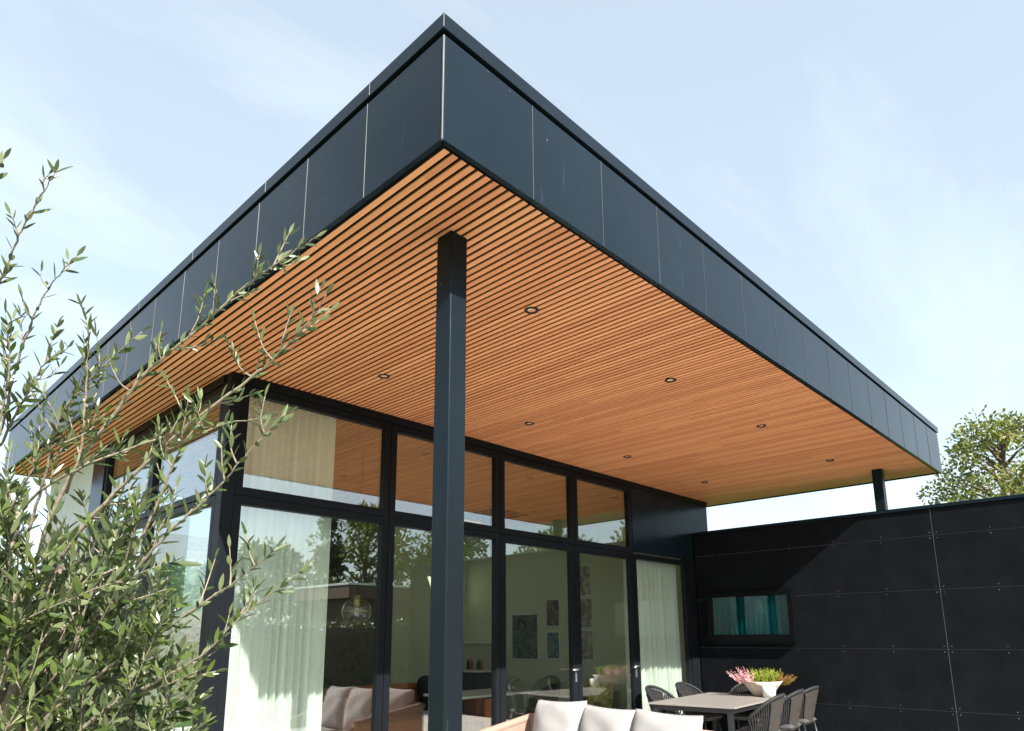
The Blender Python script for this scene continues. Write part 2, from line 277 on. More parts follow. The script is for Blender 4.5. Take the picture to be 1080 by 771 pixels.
# ------------------------------------------------------------------ mesh helpers
class MB:
    def __init__(s): s.v, s.f, s.m, s.smooth = [], [], [], []
    def face(s, pts, mi=0, sm=False):
        b = len(s.v); s.v += [tuple(p) for p in pts]; s.f.append(tuple(range(b, b + len(pts)))); s.m.append(mi); s.smooth.append(sm)
    def box(s, x0, y0, z0, x1, y1, z1, mi=0, T=None):
        x0, x1 = min(x0, x1), max(x0, x1); y0, y1 = min(y0, y1), max(y0, y1); z0, z1 = min(z0, z1), max(z0, z1)
        b = len(s.v)
        p = [(x0, y0, z0), (x1, y0, z0), (x1, y1, z0), (x0, y1, z0), (x0, y0, z1), (x1, y0, z1), (x1, y1, z1), (x0, y1, z1)]
        s.v += [tuple(T @ Vector(q)) for q in p] if T else p
        for q in ((0, 3, 2, 1), (4, 5, 6, 7), (0, 1, 5, 4), (1, 2, 6, 5), (2, 3, 7, 6), (3, 0, 4, 7)):
            s.f.append(tuple(b + k for k in q)); s.m.append(mi); s.smooth.append(False)
        return s
    def tube(s, pts, rad, n=8, mi=0, cap=True):
        pts = [Vector(p) for p in pts]
        if not isinstance(rad, (list, tuple)): rad = [rad] * len(pts)
        rings = []; ref = Vector((0.13, 0.21, 0.97))
        prev = None
        for i, p in enumerate(pts):
            t = (pts[min(i + 1, len(pts) - 1)] - pts[max(i - 1, 0)])
            t = t.normalized() if t.length > 1e-9 else Vector((0, 0, 1))
            if prev is None:
                a = t.cross(ref)
                if a.length < .05: a = t.cross(Vector((1, 0, 0)))
            else: a = prev - t * prev.dot(t)
            a.normalize(); c = t.cross(a); prev = a
            b0 = len(s.v)
            for k in range(n):
                an = 2 * math.pi * k / n; s.v.append(tuple(p + (a * math.cos(an) + c * math.sin(an)) * rad[i]))
            rings.append(b0)
        for i in range(len(rings) - 1):
            for k in range(n):
                k2 = (k + 1) % n
                s.f.append((rings[i] + k, rings[i] + k2, rings[i + 1] + k2, rings[i + 1] + k)); s.m.append(mi); s.smooth.append(True)
        if cap:
            s.f.append(tuple(rings[0] + k for k in reversed(range(n)))); s.m.append(mi); s.smooth.append(False)
            s.f.append(tuple(rings[-1] + k for k in range(n))); s.m.append(mi); s.smooth.append(False)
        return s
    def lathe(s, prof, c=(0, 0, 0), n=28, mi=0, sx=1, sy=1):
        rings = []
        for r, z in prof:
            b0 = len(s.v)
            for k in range(n):
                an = 2 * math.pi * k / n; s.v.append((c[0] + sx * r * math.cos(an), c[1] + sy * r * math.sin(an), c[2] + z))
            rings.append(b0)
        for i in range(len(rings) - 1):
            for k in range(n):
                k2 = (k + 1) % n
                s.f.append((rings[i] + k, rings[i] + k2, rings[i + 1] + k2, rings[i + 1] + k)); s.m.append(mi); s.smooth.append(True)
        return s
    def grid(s, nu, nv, fn, mi=0, closeu=False):
        b0 = len(s.v)
        for j in range(nv + 1):
            for i in range(nu + 1): s.v.append(tuple(fn(i / nu, j / nv)))
        for j in range(nv):
            for i in range(nu):
                a = b0 + j * (nu + 1) + i
                s.f.append((a, a + 1, a + nu + 2, a + nu + 1)); s.m.append(mi); s.smooth.append(True)
        return s
    def build(s, name, mats, parent=None, bevel=0.0, loc=None):
        me = bpy.data.meshes.new(name); me.from_pydata(s.v, [], s.f)
        for m in (mats if isinstance(mats, (list, tuple)) else [mats]): me.materials.append(m)
        me.polygons.foreach_set('material_index', s.m); me.polygons.foreach_set('use_smooth', s.smooth); me.update()
        o = bpy.data.objects.new(name, me); col.objects.link(o)
        if parent: o.parent = parent
        if loc is not None: o.location = loc
        if bevel:
            b = o.modifiers.new('bevel', 'BEVEL'); b.width = bevel; b.segments = 2; b.limit_method = 'ANGLE'; b.angle_limit = R(40)
        return o
def tag(o, label, cat, group=None, kind=None):
    if label: o['label'] = label
    if cat: o['category'] = cat
    if group: o['group'] = group
    if kind: o['kind'] = kind
    return o
def empty(name, loc=(0, 0, 0), rz=0.0, label=None, cat=None, group=None):
    o = bpy.data.objects.new(name, None); col.objects.link(o); o.location = loc; o.rotation_euler = (0, 0, rz); o.empty_display_size = .2
    return tag(o, label, cat, group)
def structure(name, mb, mats): return tag(mb.build(name, mats), None, None, kind='structure')
def copy_tree(o, parent=None):
    c = o.copy(); col.objects.link(c)
    if parent: c.parent = parent
    for ch in list(o.children): copy_tree(ch, c)
    return c

# ------------------------------------------------------------------ ground
g = MB(); g.face([(-400, -400, -.02), (400, -400, -.02), (400, 400, -.02), (-400, 400, -.02)]); structure('lawn', g, M['lawn'])
g = MB(); g.box(-.95, -3.5, -.1, 8.1, 3.30, 0.0); g.box(-.95, 3.30, -.1, .50, 8.95, 0.0); structure('patio', g, M['paver'])
g = MB(); g.box(-2.1, -1.2, -.1, -.99, 2.6, .0); structure('planting_bed', g, M['soil'])
g = MB(); g.box(-14, 10.2, -.05, -.2, 10.5, .06); g.box(-.990, -3.5, -.1, -.952, 10.2, .02); structure('kerb', g, M['kerb'])

# ------------------------------------------------------------------ the house
SO = 3.72                    # height of the soffit
RX, RY = 9.02, 9.03          # roof plan
house = empty('modern_house', (0, 0, 0), 0, 'modern flat roofed house with black fascia, timber soffit and tall dark framed glazing', 'house')
KX0, KX1, KY0, KY1 = 6.5, 7.4, 6.2, 7.5      # unseen roof opening, added over the back of the room to brighten it
rb = MB(); rb.box(.03, .03, SO + .014, RX - .03, KY0, SO + .58); rb.box(.03, KY1, SO + .014, RX - .03, RY - .03, SO + .58); rb.box(.03, KY0, SO + .014, KX0, KY1, SO + .58); rb.box(KX1, KY0, SO + .014, RX - .03, KY1, SO + .58)
roof = rb.build('roof', M['black'], house)

def fascia(axis, length, n, sign_out):
    """one side of panels with shadow gaps and pale folded seams"""
    mb = MB(); w = (length - .02) / n
    for k in range(n):
        a, b = .01 + k * w + .003, .01 + (k + 1) * w - .003
        def bx(p, q, z0, z1, d0, d1, mi):
            if axis == 'x': mb.box(p, d0, z0, q, d1, z1, mi)
            else: mb.box(d0, p, z0, d1, q, z1, mi)
        bx(a, b, SO + .002, SO + .560, 0.0, .028, 0)
        if k: bx(a - .0045, a - .0022, SO + .004, SO + .558, -.0035, .020, 1)
    return mb
n_side = 15
f1 = fascia('x', RX, n_side, -1); f1.build('fascia_cladding', [M['fascia'], M['seam']], roof, bevel=.0025)
f2 = fascia('y', RY, n_side, -1); f2.build('fascia_cladding', [M['fascia'], M['seam']], roof, bevel=.0025)
f3 = MB()
for k in range(15): f3.box(RX - .028, .013 + k * .6, SO + .002, RX, .007 + (k + 1) * .6, SO + .56); f3.box(.013 + k * .6, RY - .028, SO + .002, .007 + (k + 1) * .6, RY, SO + .56)
f3.build('fascia_cladding', M['fascia'], roof)
MB().box(-.003, -.003, SO - .002, .008, .008, SO + .556).build('corner_trim', M['seam'], roof, bevel=.003)
# coping: a ring with pale joints
cp = MB(); CZ0, CZ1, OV = SO + .582, SO + .662, .012
cp.box(-OV, -OV, CZ0, RX + OV, .25, CZ1); cp.box(-OV, RY - .25, CZ0, RX + OV, RY + OV, CZ1)
cp.box(-OV, .251, CZ0, .25, RY - .251, CZ1); cp.box(RX - .25, .251, CZ0, RX + OV, RY - .251, CZ1)
for k in range(1, 8):
    yy = 1.14 * k - .56
    cp.box(-OV - .003, yy, CZ0 + .002, .2, yy + .003, CZ1 + .002, 1)
cp.box(-OV - .002, -OV - .002, CZ0 + .002, -OV + .004, -OV + .004, CZ1 + .002, 1)
cp.build('coping', [M['cap'], M['seam']], roof, bevel=.002)
# soffit of slats, running along y
sl = MB(); x = .052
while x + .0375 < RX - .05:
    if KX0 - .05 < x < KX1: sl.box(x, .045, SO + .004, x + .0335, KY0, SO + .013); sl.box(x, KY1, SO + .004, x + .0335, RY - .05, SO + .013)
    else: sl.box(x, .045, SO + .004, x + .0335, RY - .05, SO + .013)
    x += PITCH
sl.build('soffit', M['slats'], roof)
eb = MB(); eb.box(.029, .029, SO + .003, .047, RY - .029, SO + .029); eb.box(RX - .047, .029, SO + .003, RX - .029, RY - .029, SO + .029); eb.box(.047, .029, SO + .003, RX - .047, .043, SO + .029); eb.box(.047, RY - .045, SO + .003, RX - .047, RY - .029, SO + .029)
eb.build('edge_trim', M['black'], roof)

# columns
def column(x, y, z0):
    mb = MB().box(x, y, z0, x + .121, y + .121, SO + .005)
    return mb.build('column', M['column'], house, bevel=.008)
column(.494, .501, .0)

# annex top 3.16 carries the second column
AZ = 3.155
column(8.10, .52, AZ)

# glazed front, y = 3.36
FY = 3.36
XM = [.66, 2.21, 3.756, 5.106, 6.41, 7.87]
TZ = 2.69
def frame_leaf(mb, axis, a, b, z0, z1, d0, d1, w, wb=None):
    wb = wb or w
    def bx(p, q, u, v):
        if axis == 'x': mb.box(p, d0, u, q, d1, v)
        else: mb.box(d0, p, u, d1, q, v)
    bx(a, a + w, z0, z1); bx(b - w, b, z0, z1); bx(a + w, b - w, z0, z0 + wb); bx(a + w, b - w, z1 - w, z1)
def glazing(axis, a, b, z0, z1, plane, w, name, gl, handle=None, wb=None, lab=None):
    mb = MB(); frame_leaf(mb, axis, a + .004, b - .004, z0, z1, plane, plane + .07, w, wb)
    fr = mb.build(name, M['frame'], house, bevel=.004)
    p = MB(); g0, g1 = plane + .034, plane + .046
    q0, q1, r0, r1 = a + .004 + w - .01, b - .004 - w + .01, z0 + (wb or w) - .01, z1 - w + .01
    if axis == 'x': p.box(q0, g0, r0, q1, g1, r1)
    else: p.box(g0, q0, r0, g1, q1, r1)
    p.build('pane', gl, fr)
    if handle:
        h = MB(); hx = b - .045
        h.box(hx - .014, plane - .008, 1.0, hx + .014, plane - .0005, 1.16)
        h.tube([(hx, plane - .006, 1.15), (hx, plane - .05, 1.15), (hx - .012, plane - .055, 1.15), (hx - .12, plane - .055, 1.15 if handle == 1 else 1.135)], .009, 8)
        h.build('handle', M['chrome'], fr)
    return fr
for k in range(5):
    a, b = XM[k], XM[k + 1]
    door = k in (2, 3)
    glazing('x', a, b, .02, TZ - .004, FY, .085 if door else .07, 'glazed_door' if door else 'fixed_window', M['glass'], handle=(1 if k == 2 else 2) if door else None, wb=.12)
for k in range(4):
    glazing('x', XM[k], XM[k + 1], TZ + .004, SO - .075, FY, .07, 'transom_window', M['glass'])
MB().box(.56, FY - .015, SO - .072, 8.62, FY + .1, SO + .004).build('head_trim', M['frame'], house)
# seams between leaves are black gasket; a dark core behind keeps them closed
gk = MB()
for xm in XM[1:5]: gk.box(xm - .003, FY + .012, .02, xm + .003, FY + .065, SO - .075)
gk.box(XM[0], FY + .012, TZ - .0035, XM[5], FY + .065, TZ + .0035); gk.build('gasket', M['gasket'], house)
MB().box(.555, FY - .02, .0, .655, FY + .10, SO - .073).build('corner_post', M['frame'], house, bevel=.003)
MB().box(7.875, FY - .01, .0, 8.098, FY + .10, TZ + .02).build('jamb', M['frame'], house, bevel=.003)
MB().box(6.414, FY - .004, TZ + .022, 8.62, FY + .10, SO - .073).build('wall_panel', M['fascia'], house, bevel=.003)
MB().box(8.099, FY + .102, 0, 8.62, FY + .18, SO - .073).build('wall_panel', M['fascia'], house)
# glazed side, x = 0.56
SX = .56
YM = [3.47, 5.05, 6.55]
for k in range(2):
    glazing('y', YM[k], YM[k + 1], .02, TZ - .004, SX, .06, 'fixed_window', M['glassb'], wb=.1)
    glazing('y', YM[k], YM[k + 1], TZ + .004, SO - .075, SX, .06, 'transom_window', M['glassb'])
MB().box(SX - .015, FY + .101, SO - .071, SX + .1, 6.55, SO + .004).build('head_trim', M['frame'], house)
MB().box(SX - .015, 6.552, 0, SX + .12, 7.0, SO + .004).build('wall_panel', M['fascia'], house, bevel=.003)
MB().box(SX - .01, 7.002, 0, SX + .14, 8.95, 2.45).build('brick_wall', M['brick'], house)
MB().box(SX - .012, 7.002, 2.452, SX + .142, 8.952, SO + .003).build('render_panel', M['render'], house)
# rooms inside
MB().box(.70, FY + .12, -.04, 8.2, 8.8, .012).build('floor', M['floor'], house)
MB().box(8.2, FY + .182, .0, 8.36, 8.95, SO + .004).build('inner_wall', M['plaster'], house)
glazing('x', .73, 4.5, .02, SO - .07, 8.83, .07, 'fixed_window', M['glassb']); MB().box(4.5, 8.8, .0, 6.3, 8.94, SO + .004).build('inner_wall', M['darkpaint'], house); MB().box(6.302, 8.8, .0, 8.198, 8.94, SO + .004).build('inner_wall', M['plaster'], house)  # rear window added unseen, right wall part pale, both to brighten the room

# ------------------------------------------------------------------ black annex on the right
annex = empty('black_annex', (0, 0, 0), 0, 'long low black panel clad wall with pale joints and one teal window', 'wall')
ax0 = 8.10
body = MB(); body.box(ax0 + .012, -3.8, 0, 8.9, FY - .02, AZ - .05); body.build('core', M['black'], annex)
pn = MB(); rows = [0.02, .645, 1.372, 2.095, 2.77, AZ - .045]; ys = [-3.8, -3.03, .018, 3.068, FY - .022]
WY0, WY1, WZ0, WZ1 = 1.83, 3.155, 1.45, 2.19
for i in range(len(rows) - 1):
    for j in range(len(ys) - 1):
        z0, z1, y0, y1 = rows[i] + .0025, rows[i + 1] - .0025, ys[j] + .0025, ys[j + 1] - .0025
        pn.box(ax0, y0, z0, ax0 + .011, y1, z1)
pn.build('cladding', M['fibre'], annex, bevel=.0015)
jn = MB()
for i in range(1, len(rows) - 1): jn.box(ax0 + .004, -3.8, rows[i] - .0018, ax0 + .0118, FY - .022, rows[i] + .0018)
for yj in ys[1:-2]: jn.box(ax0 + .004, yj - .0022, .02, ax0 + .0118, yj + .0022, AZ - .046, 1)
jn.build('joint', [M['joint'], M['brightjoint']], annex)
sw = MB()
for zj in rows[1:-1]:
    yy = -3.0
    while yy < 3.3:
        for dz in (-.035, .035):
            for dy in ((-.04, .04) if abs(yy - .018) < .1 or abs(yy + 3.03) < .1 else (0,)):
                y_, z_ = yy + dy, zj + dz
                if WY0 - .05 < y_ < WY1 + .05 and WZ0 - .1 < z_ < WZ1 + .05: continue
                sw.lathe([(.0001, -.0015), (.0038, -.0015), (.0042, 0)], (0, 0, 0), 8)
                for q in range(len(sw.v) - 24, len(sw.v)):
                    vx, vy, vz = sw.v[q]; sw.v[q] = (ax0 + vz - .0005, y_ + vx, z_ + vy)
        yy += .6036
sw.build('screw_head', M['screw'], annex)  # heads of the screws that hold the boards
MB().box(ax0 - .025, -3.83, AZ - .043, 8.93, FY - .022, AZ).build('coping', M['cap'], annex, bevel=.003)
# its window: a deep black box frame, teal pane, curtain close behind
wf = MB(); d0, d1 = ax0 - .07, ax0 - .001; fwid = .075
wf.box(d0, WY0, WZ0, d1, WY1, WZ0 + .11); wf.box(d0, WY0, WZ1 - fwid, d1, WY1, WZ1); wf.box(d0, WY0, WZ0 + .11, d1, WY0 + fwid, WZ1 - fwid); wf.box(d0, WY1 - fwid - .02, WZ0 + .11, d1, WY1, WZ1 - fwid)
win = wf.build('window', M['boxframe'], annex, bevel=.004)
MB().box(d0 + .016, WY0 + fwid - .01, WZ0 + .10, d0 + .024, WY1 - fwid - .01, WZ1 - fwid + .01).build('pane', M['annexglass'], win)
MB().box(d0 - .02, WY0 - .01, WZ0 - .022, d0 + .05, WY1 + .01, WZ0 - .002).build('sill', M['boxframe'], win, bevel=.003)
def drape(x0, x1, z0, z1, amp, waves, seed, nu=160):
    rr = random.Random(seed); ph = [rr.uniform(0, 6) for _ in range(4)]
    def fn(u, v):
        t = u + .012 * math.sin(u * 9 + ph[0])
        a = amp * (.75 + .35 * math.sin(u * 5 + ph[1])) * (.8 + .4 * (1 - v))
        y = a * math.sin(2 * math.pi * waves * t + ph[2] + .25 * v * math.sin(u * 13)) + .25 * a * math.sin(2 * math.pi * waves * 2.3 * t + ph[3])
        return (x0 + (x1 - x0) * u, y, z0 + (z1 - z0) * v)
    return MB().grid(nu, 8, fn)
cb = drape(0, WY1 - WY0 - 2 * fwid - .02, 0, WZ1 - WZ0 - fwid - .12, .005, 14, 3)
c_ = cb.build('blind', M['tealcloth'], win); c_.location = (d0 + .045, WY0 + fwid + .01, WZ0 + .115); c_.rotation_euler = (0, 0, R(90))

# ------------------------------------------------------------------ downlights in the soffit
dl0 = None
for (px_, py_, lb) in [(1.50, .82, 'black ringed downlight closest to the front column'), (3.31, .83, 'second downlight along the outer row from the front column'), (5.15, .84, 'third downlight along the outer row from the front column'), (7.18, .85, 'outer row downlight nearest the far short column'),
                       (1.51, 2.53, 'downlight above the big left hand window by the glass corner'), (3.36, 2.54, 'second inner row downlight counted from the glass corner'), (5.2, 2.58, 'third inner row downlight counted from the glass corner'), (7.2, 2.61, 'inner row downlight next to the dark upper wall panel')]:
    if dl0 is None:
        dl0 = o = empty('downlight', (0, 0, 0))
        MB().lathe([(.028, .02), (.030, -.003), (.044, -.007), (.050, -.003), (.050, .012)], n=32).build('trim_ring', M['gasket'], o)
        MB().lathe([(.0005, .006), (.016, .005), (.0285, .003)], n=24).build('lens', M['lens'], o)
    else: o = copy_tree(dl0)
    o.location = (px_, py_, SO + .002); tag(o, lb + ', set in the timber soffit' if len(lb.split()) < 10 else lb, 'downlight', 'downlights in the timber soffit')

# ------------------------------------------------------------------ curtains
def curtain(x, y, wid, z0, z1, rz, mat, label, seed, waves, amp=.03):
    o = drape(0, wid, z0, z1, amp, waves, seed, int(waves * 16)).build('curtain', mat); o.location = (x, y, 0); o.rotation_euler = (0, 0, rz)
    return tag(o, label, 'curtain', 'curtains behind the glass')
curtain(.74, FY + .21, .95, .05, 3.66, 0, M['sheer'], 'white sheer curtain behind the tall window by the glass corner', 1, 12, .036)
curtain(6.46, FY + .2, 1.42, .05, 2.66, 0, M['sheer'], 'pale sheer curtain behind the narrow window next to the black wall', 2, 11, .065)
curtain(SX + .24, 4.62, .75, .05, 2.68, R(90), M['sheerg'], 'green tinted curtain behind the side glazing past the olive tree', 5, 10)

# ------------------------------------------------------------------ pictures on the end wall
def picture(y0, y1, z0, z1, art, label, fr=None, group='pictures on the end wall'):
    o = empty('framed_picture', (8.199, (y0 + y1) / 2, z0), 0, label, 'picture', group)
    h, w = z1 - z0, (y1 - y0) / 2; t = .018
    f = MB(); f.box(-.03, -w, 0, 0, w, t); f.box(-.03, -w, h - t, 0, w, h); f.box(-.03, -w, t, 0, -w + t, h - t); f.box(-.03, w - t, t, 0, w, h - t); f.build('frame', fr or M['whitepaint'], o)
    MB().box(-.02, -w + t, t, -.004, w - t, h - t).build('canvas', art, o)
picture(6.74, 7.44, 1.12, 1.98, M['arta'], 'large dark green abstract painting, leftmost on the pale end wall')
picture(6.20, 6.54, 1.73, 2.24, M['artb'], 'small violet and ochre painting above the teal one')
picture(6.21, 6.54, 1.14, 1.64, M['artc'], 'small teal painting below the violet one')
picture(5.44, 5.74, 2.26, 2.82, M['artd'], 'topmost of three cream sketches hung in a column')
picture(5.44, 5.74, 1.69, 2.23, M['arte'], 'middle one of three cream sketches hung in a column')
picture(5.44, 5.74, 1.13, 1.66, M['artf'], 'lowest and faintest of three cream sketches in a column')

# ------------------------------------------------------------------ soft shapes
def pad(w, h, t, seed=0, puff=1.0, corner=.06, nu=22, nv=22):
    """a stuffed cushion standing in its XZ plane, bottom at z=0: closed, with a seam and slack corners"""
    rr = random.Random(seed); a = [rr.uniform(0, 6) for _ in range(6)]
    mb = MB()
    def shape(u, v, s):
        x, z = (u - .5) * 2, (v - .5) * 2
        e = max(0.0, (1 - abs(x) ** 3.2)) ** .5 * max(0.0, (1 - abs(z) ** 3.2)) ** .5
        pin = 1 - corner * (abs(x) * abs(z)) ** 2.0
        bow = 1 - .07 * (1 - x * x) * (abs(z) ** 4) ; bow2 = 1 - .055 * (1 - z * z) * (abs(x) ** 4)
        X = x * w / 2 * (2 - pin if False else 1) * bow2; Z = z * h / 2 * bow
        wr = .012 * math.sin(5 * x + a[0] + 2 * z) * math.sin(4 * z + a[1]) * e
        Y = s * (t / 2 * e * puff + wr)
        return (X, Y + .012 * math.sin(2.4 * x + a[2]), Z + h / 2)
    mb.grid(nu, nv, lambda u, v: shape(u, v, -1)); mb.grid(nu, nv, lambda u, v: shape(1 - u, v, 1))
    return mb
def slab_pad(w, d, h, seed=0):
    """flat seat cushion lying on z=0 with rounded edges"""
    rr = random.Random(seed); a = rr.uniform(0, 6); mb = MB()
    def top(u, v):
        x, y = (u - .5) * 2, (v - .5) * 2; e = (max(0, 1 - abs(x) ** 8) * max(0, 1 - abs(y) ** 8)) ** .35
        return (x * w / 2, y * d / 2, h * .45 + h * .55 * e + .006 * math.sin(4 * x + a) * math.sin(3 * y + a) * e)
    mb.grid(20, 20, top); mb.grid(20, 20, lambda u, v: (top(1 - u, v)[0], top(1 - u, v)[1], h * .45 - h * .45 * (max(0, 1 - abs(1 - 2 * u) ** 8) * max(0, 1 - abs(2 * v - 1) ** 8)) ** .35))
    return mb

# ------------------------------------------------------------------ lounge sofa on the patio
ang = R(-90)
sofa = empty('outdoor_sofa', (3.45, 1.575, 0.0), ang, 'blush wicker outdoor sofa with three off white cushions', 'sofa')
W2 = 1.02
def sofa_back(u, v):
    # a low woven wall that wraps round behind the cushions and comes forward as arms
    AD = .92; L = 2 * W2 + 2 * AD; s = u * L
    if s < AD: p = (-W2, -AD + s - .06)
    elif s < AD + 2 * W2: p = (-W2 + (s - AD), -.06)
    else: p = (W2, -.06 - (s - AD - 2 * W2))
    arm = min(1, max(0, (-.06 - p[1]) / AD))
    zt = .79 - .13 * arm
    if p[0] > W2 - .02: zt = .70 - .34 * arm
    return p, zt
fr = MB(); NS = 90
pts = []
def poly_u(t):
    return sofa_back(t, 0)
prev = None
outer, inner = [], []
for i in range(NS + 1):
    (x_, y_), zt = poly_u(i / NS); outer.append((x_, y_, zt))
cx_, cy_ = 0, -.45
for i in range(NS):
    for s_, off in ((1, 0.0), (-1, .055)):
        q = []
        for (x_, y_, zt) in (outer[i], outer[i + 1]):
            dx, dy = cx_ - x_, cy_ - y_
            if abs(x_) >= W2 - 1e-6: nx, ny = (-1 if x_ > 0 else 1), 0
            else: nx, ny = 0, -1
            q.append((x_ + nx * off, y_ + ny * off, zt))
        a_, b_ = q
        f_ = [(a_[0], a_[1], .12), (b_[0], b_[1], .12), (b_[0], b_[1], b_[2]), (a_[0], a_[1], a_[2])]
        fr.face(f_ if s_ > 0 else f_[::-1], 0)
fr.build('woven_frame', M['wicker'], sofa)
rim = MB(); rim.tube([(x_ + (.0275 if x_ <= -W2 + 1e-6 else (-.0275 if x_ >= W2 - 1e-6 else 0)), y_ - (.0275 if abs(x_) < W2 - 1e-6 else 0), zt) for x_, y_, zt in outer[::3]], .036, 10); rim.build('rim', M['wicker'], sofa)
MB().box(-W2 + .056, -.94, .14, W2 - .056, -.12, .30).build('seat_base', M['wickerdark'], sofa)
for (lx, ly) in ((-W2 + .05, -.92), (W2 - .05, -.92), (-W2 + .05, -.09), (W2 - .05, -.09)):
    MB().tube([(lx, ly, 0), (lx, ly, .14)], [.018, .024], 10).build('leg', M['anthra'], sofa)
for k in range(3):
    s_ = slab_pad(.635, .80, .15, k).build('seat_cushion', M['cushion'], sofa); s_.location = (-.645 + .645 * k, -.52, .295)
for k, (dx, dz, tl) in enumerate(((-.575, .02, -.04), (-.02, -.005, .02), (.555, -.01, .03))):
    o = pad(.60, .54, .27, 20 + k, nu=26, nv=26).build('back_cushion', M['cushion'], sofa)
    pp = []
    for q in range(65):
        t = q / 64 * 4; e = int(t) % 4; f = t - int(t); f = max(.012, min(.988, f))
        u_, v_ = ((f, 0.0), (1.0, f), (1 - f, 1.0), (0.0, 1 - f))[e]
        xx, zz = (u_ - .5) * 2, (v_ - .5) * 2
        pp.append((xx * .60 / 2 * (1 - .055 * (1 - zz * zz) * abs(xx) ** 4), .006, zz * .54 / 2 * (1 - .07 * (1 - xx * xx) * abs(zz) ** 4) + .27))
    MB().tube(pp, .0055, 6).build('piping', M['cushion'], o)
    o.location = (dx * .97, -.25, .425 + dz); o.rotation_euler = (R(-14), tl, R(2 * (k - 1)))

# ------------------------------------------------------------------ dining table and chairs
trot = R(6)
TX, TY = 6.78, 2.36
tb = empty('dining_table', (TX, TY, 0), trot, 'long taupe topped outdoor dining table with dark metal legs', 'table')
MB().box(-0.96, -.54, .726, .96, .54, .748).build('tabletop', M['tabletop'], tb, bevel=.004)
MB().box(-.93, -.51, .672, .93, .49, .724).build('apron', M['anthra'], tb)
for (lx, ly) in ((-1, -1), (-1, 1), (1, -1), (1, 1)):
    MB().box(lx * .90 - .03, ly * .46 - .03, 0, lx * .90 + .03, ly * .46 + .03, .674).build('leg', M['anthra'], tb, bevel=.004)
def make_chair():
    o = empty('dining_chair')
    n = 34
    def rim(t):     # t 0..1 from the left arm tip round the back to the right arm tip
        a = math.pi * (1.08 * (t - .5)) ; s = abs(t - .5) * 2
        return Vector((.275 * math.sin(a) * (1.02), -.02 - .27 * math.cos(a) + .10 * max(0, s - .85), .885 - .25 * s ** 2.2))
    def base(t):
        a = math.pi * (1.02 * (t - .5)); return Vector((.21 * math.sin(a), .02 - .19 * math.cos(a), .43))
    MB().tube([rim(i / 40) for i in range(41)], .019, 10).build('rim', M['rope'], o)
    rp_ = MB()
    for i in range(n + 1):
        t = i / n; a, b = base(t), rim(t)
        mid = (a + b) / 2 + Vector((0, -.01, 0))
        rp_.tube([a, mid, b], .0085, 5, cap=False)
    for q in (.35, .7):
        rp_.tube([base(i / 24).lerp(rim(i / 24), q) for i in range(25)], .006, 5)
    rp_.build('rope_back', M['rope'], o)
    # woven panel over the middle of the back, outside the ropes
    def panel(u, v, off):
        t = .27 + .46 * u; a, b = base(t), rim(t); p = a.lerp(b, .02 + .90 * v); c = Vector((p.x, p.y + .05, 0)); nrm = Vector((p.x, p.y - .03, 0)).normalized()
        return p + nrm * off
    pm = MB(); pm.grid(12, 8, lambda u, v: panel(u, v, .016)); pm.grid(12, 8, lambda u, v: panel(1 - u, v, .010)); pm.build('back_panel', M['taupe'], o)
    for uu in (0, 1): MB().tube([panel(uu, v / 8, .018) for v in range(9)], .007, 6).build('back_stay', M['anthra'], o)
    MB().tube([base(i / 30) for i in range(31)] + [(.20, .22, .43), (-.20, .22, .43), tuple(base(0))], .014, 8).build('seat_frame', M['anthra'], o)
    s = slab_pad(.43, .44, .07, 9).build('seat', M['greypad'], o); s.location = (0, .03, .425)
    for lx, ly in ((-1, -1), (1, -1), (-1, 1), (1, 1)):
        MB().tube([(lx * .23, ly * .23 + .01, 0), (lx * .185, ly * .17 + .02, .43)], [.011, .017], 8).build('leg', M['anthra'], o)
    return o
ch0 = make_chair()
CT = Matrix.Rotation(trot, 4, 'Z')
first = True
for (wx, wy, rz, lb) in [(6.20, 1.60, 8, 'grey rope dining chair nearest the camera on the open side of the table'), (7.02, 1.70, 6, 'middle rope chair of three with taupe backs on the open side'), (7.72, 1.78, 2, 'rope chair with taupe back at the black wall, open side of the table'),
                     (6.42, 2.90, 184, 'dark rope chair in front of the curtain, first on the window side'), (7.28, 2.96, 180, 'second dark rope chair on the window side, nearer the black wall'), (7.74, 2.46, 98, 'rope chair at the end of the table against the black wall')]:
    c_ = ch0 if first else copy_tree(ch0); first = False
    c_.location = (wx, wy, 0); c_.rotation_euler = (0, 0, R(rz)); tag(c_, lb, 'chair', 'rope chairs round the outdoor table')

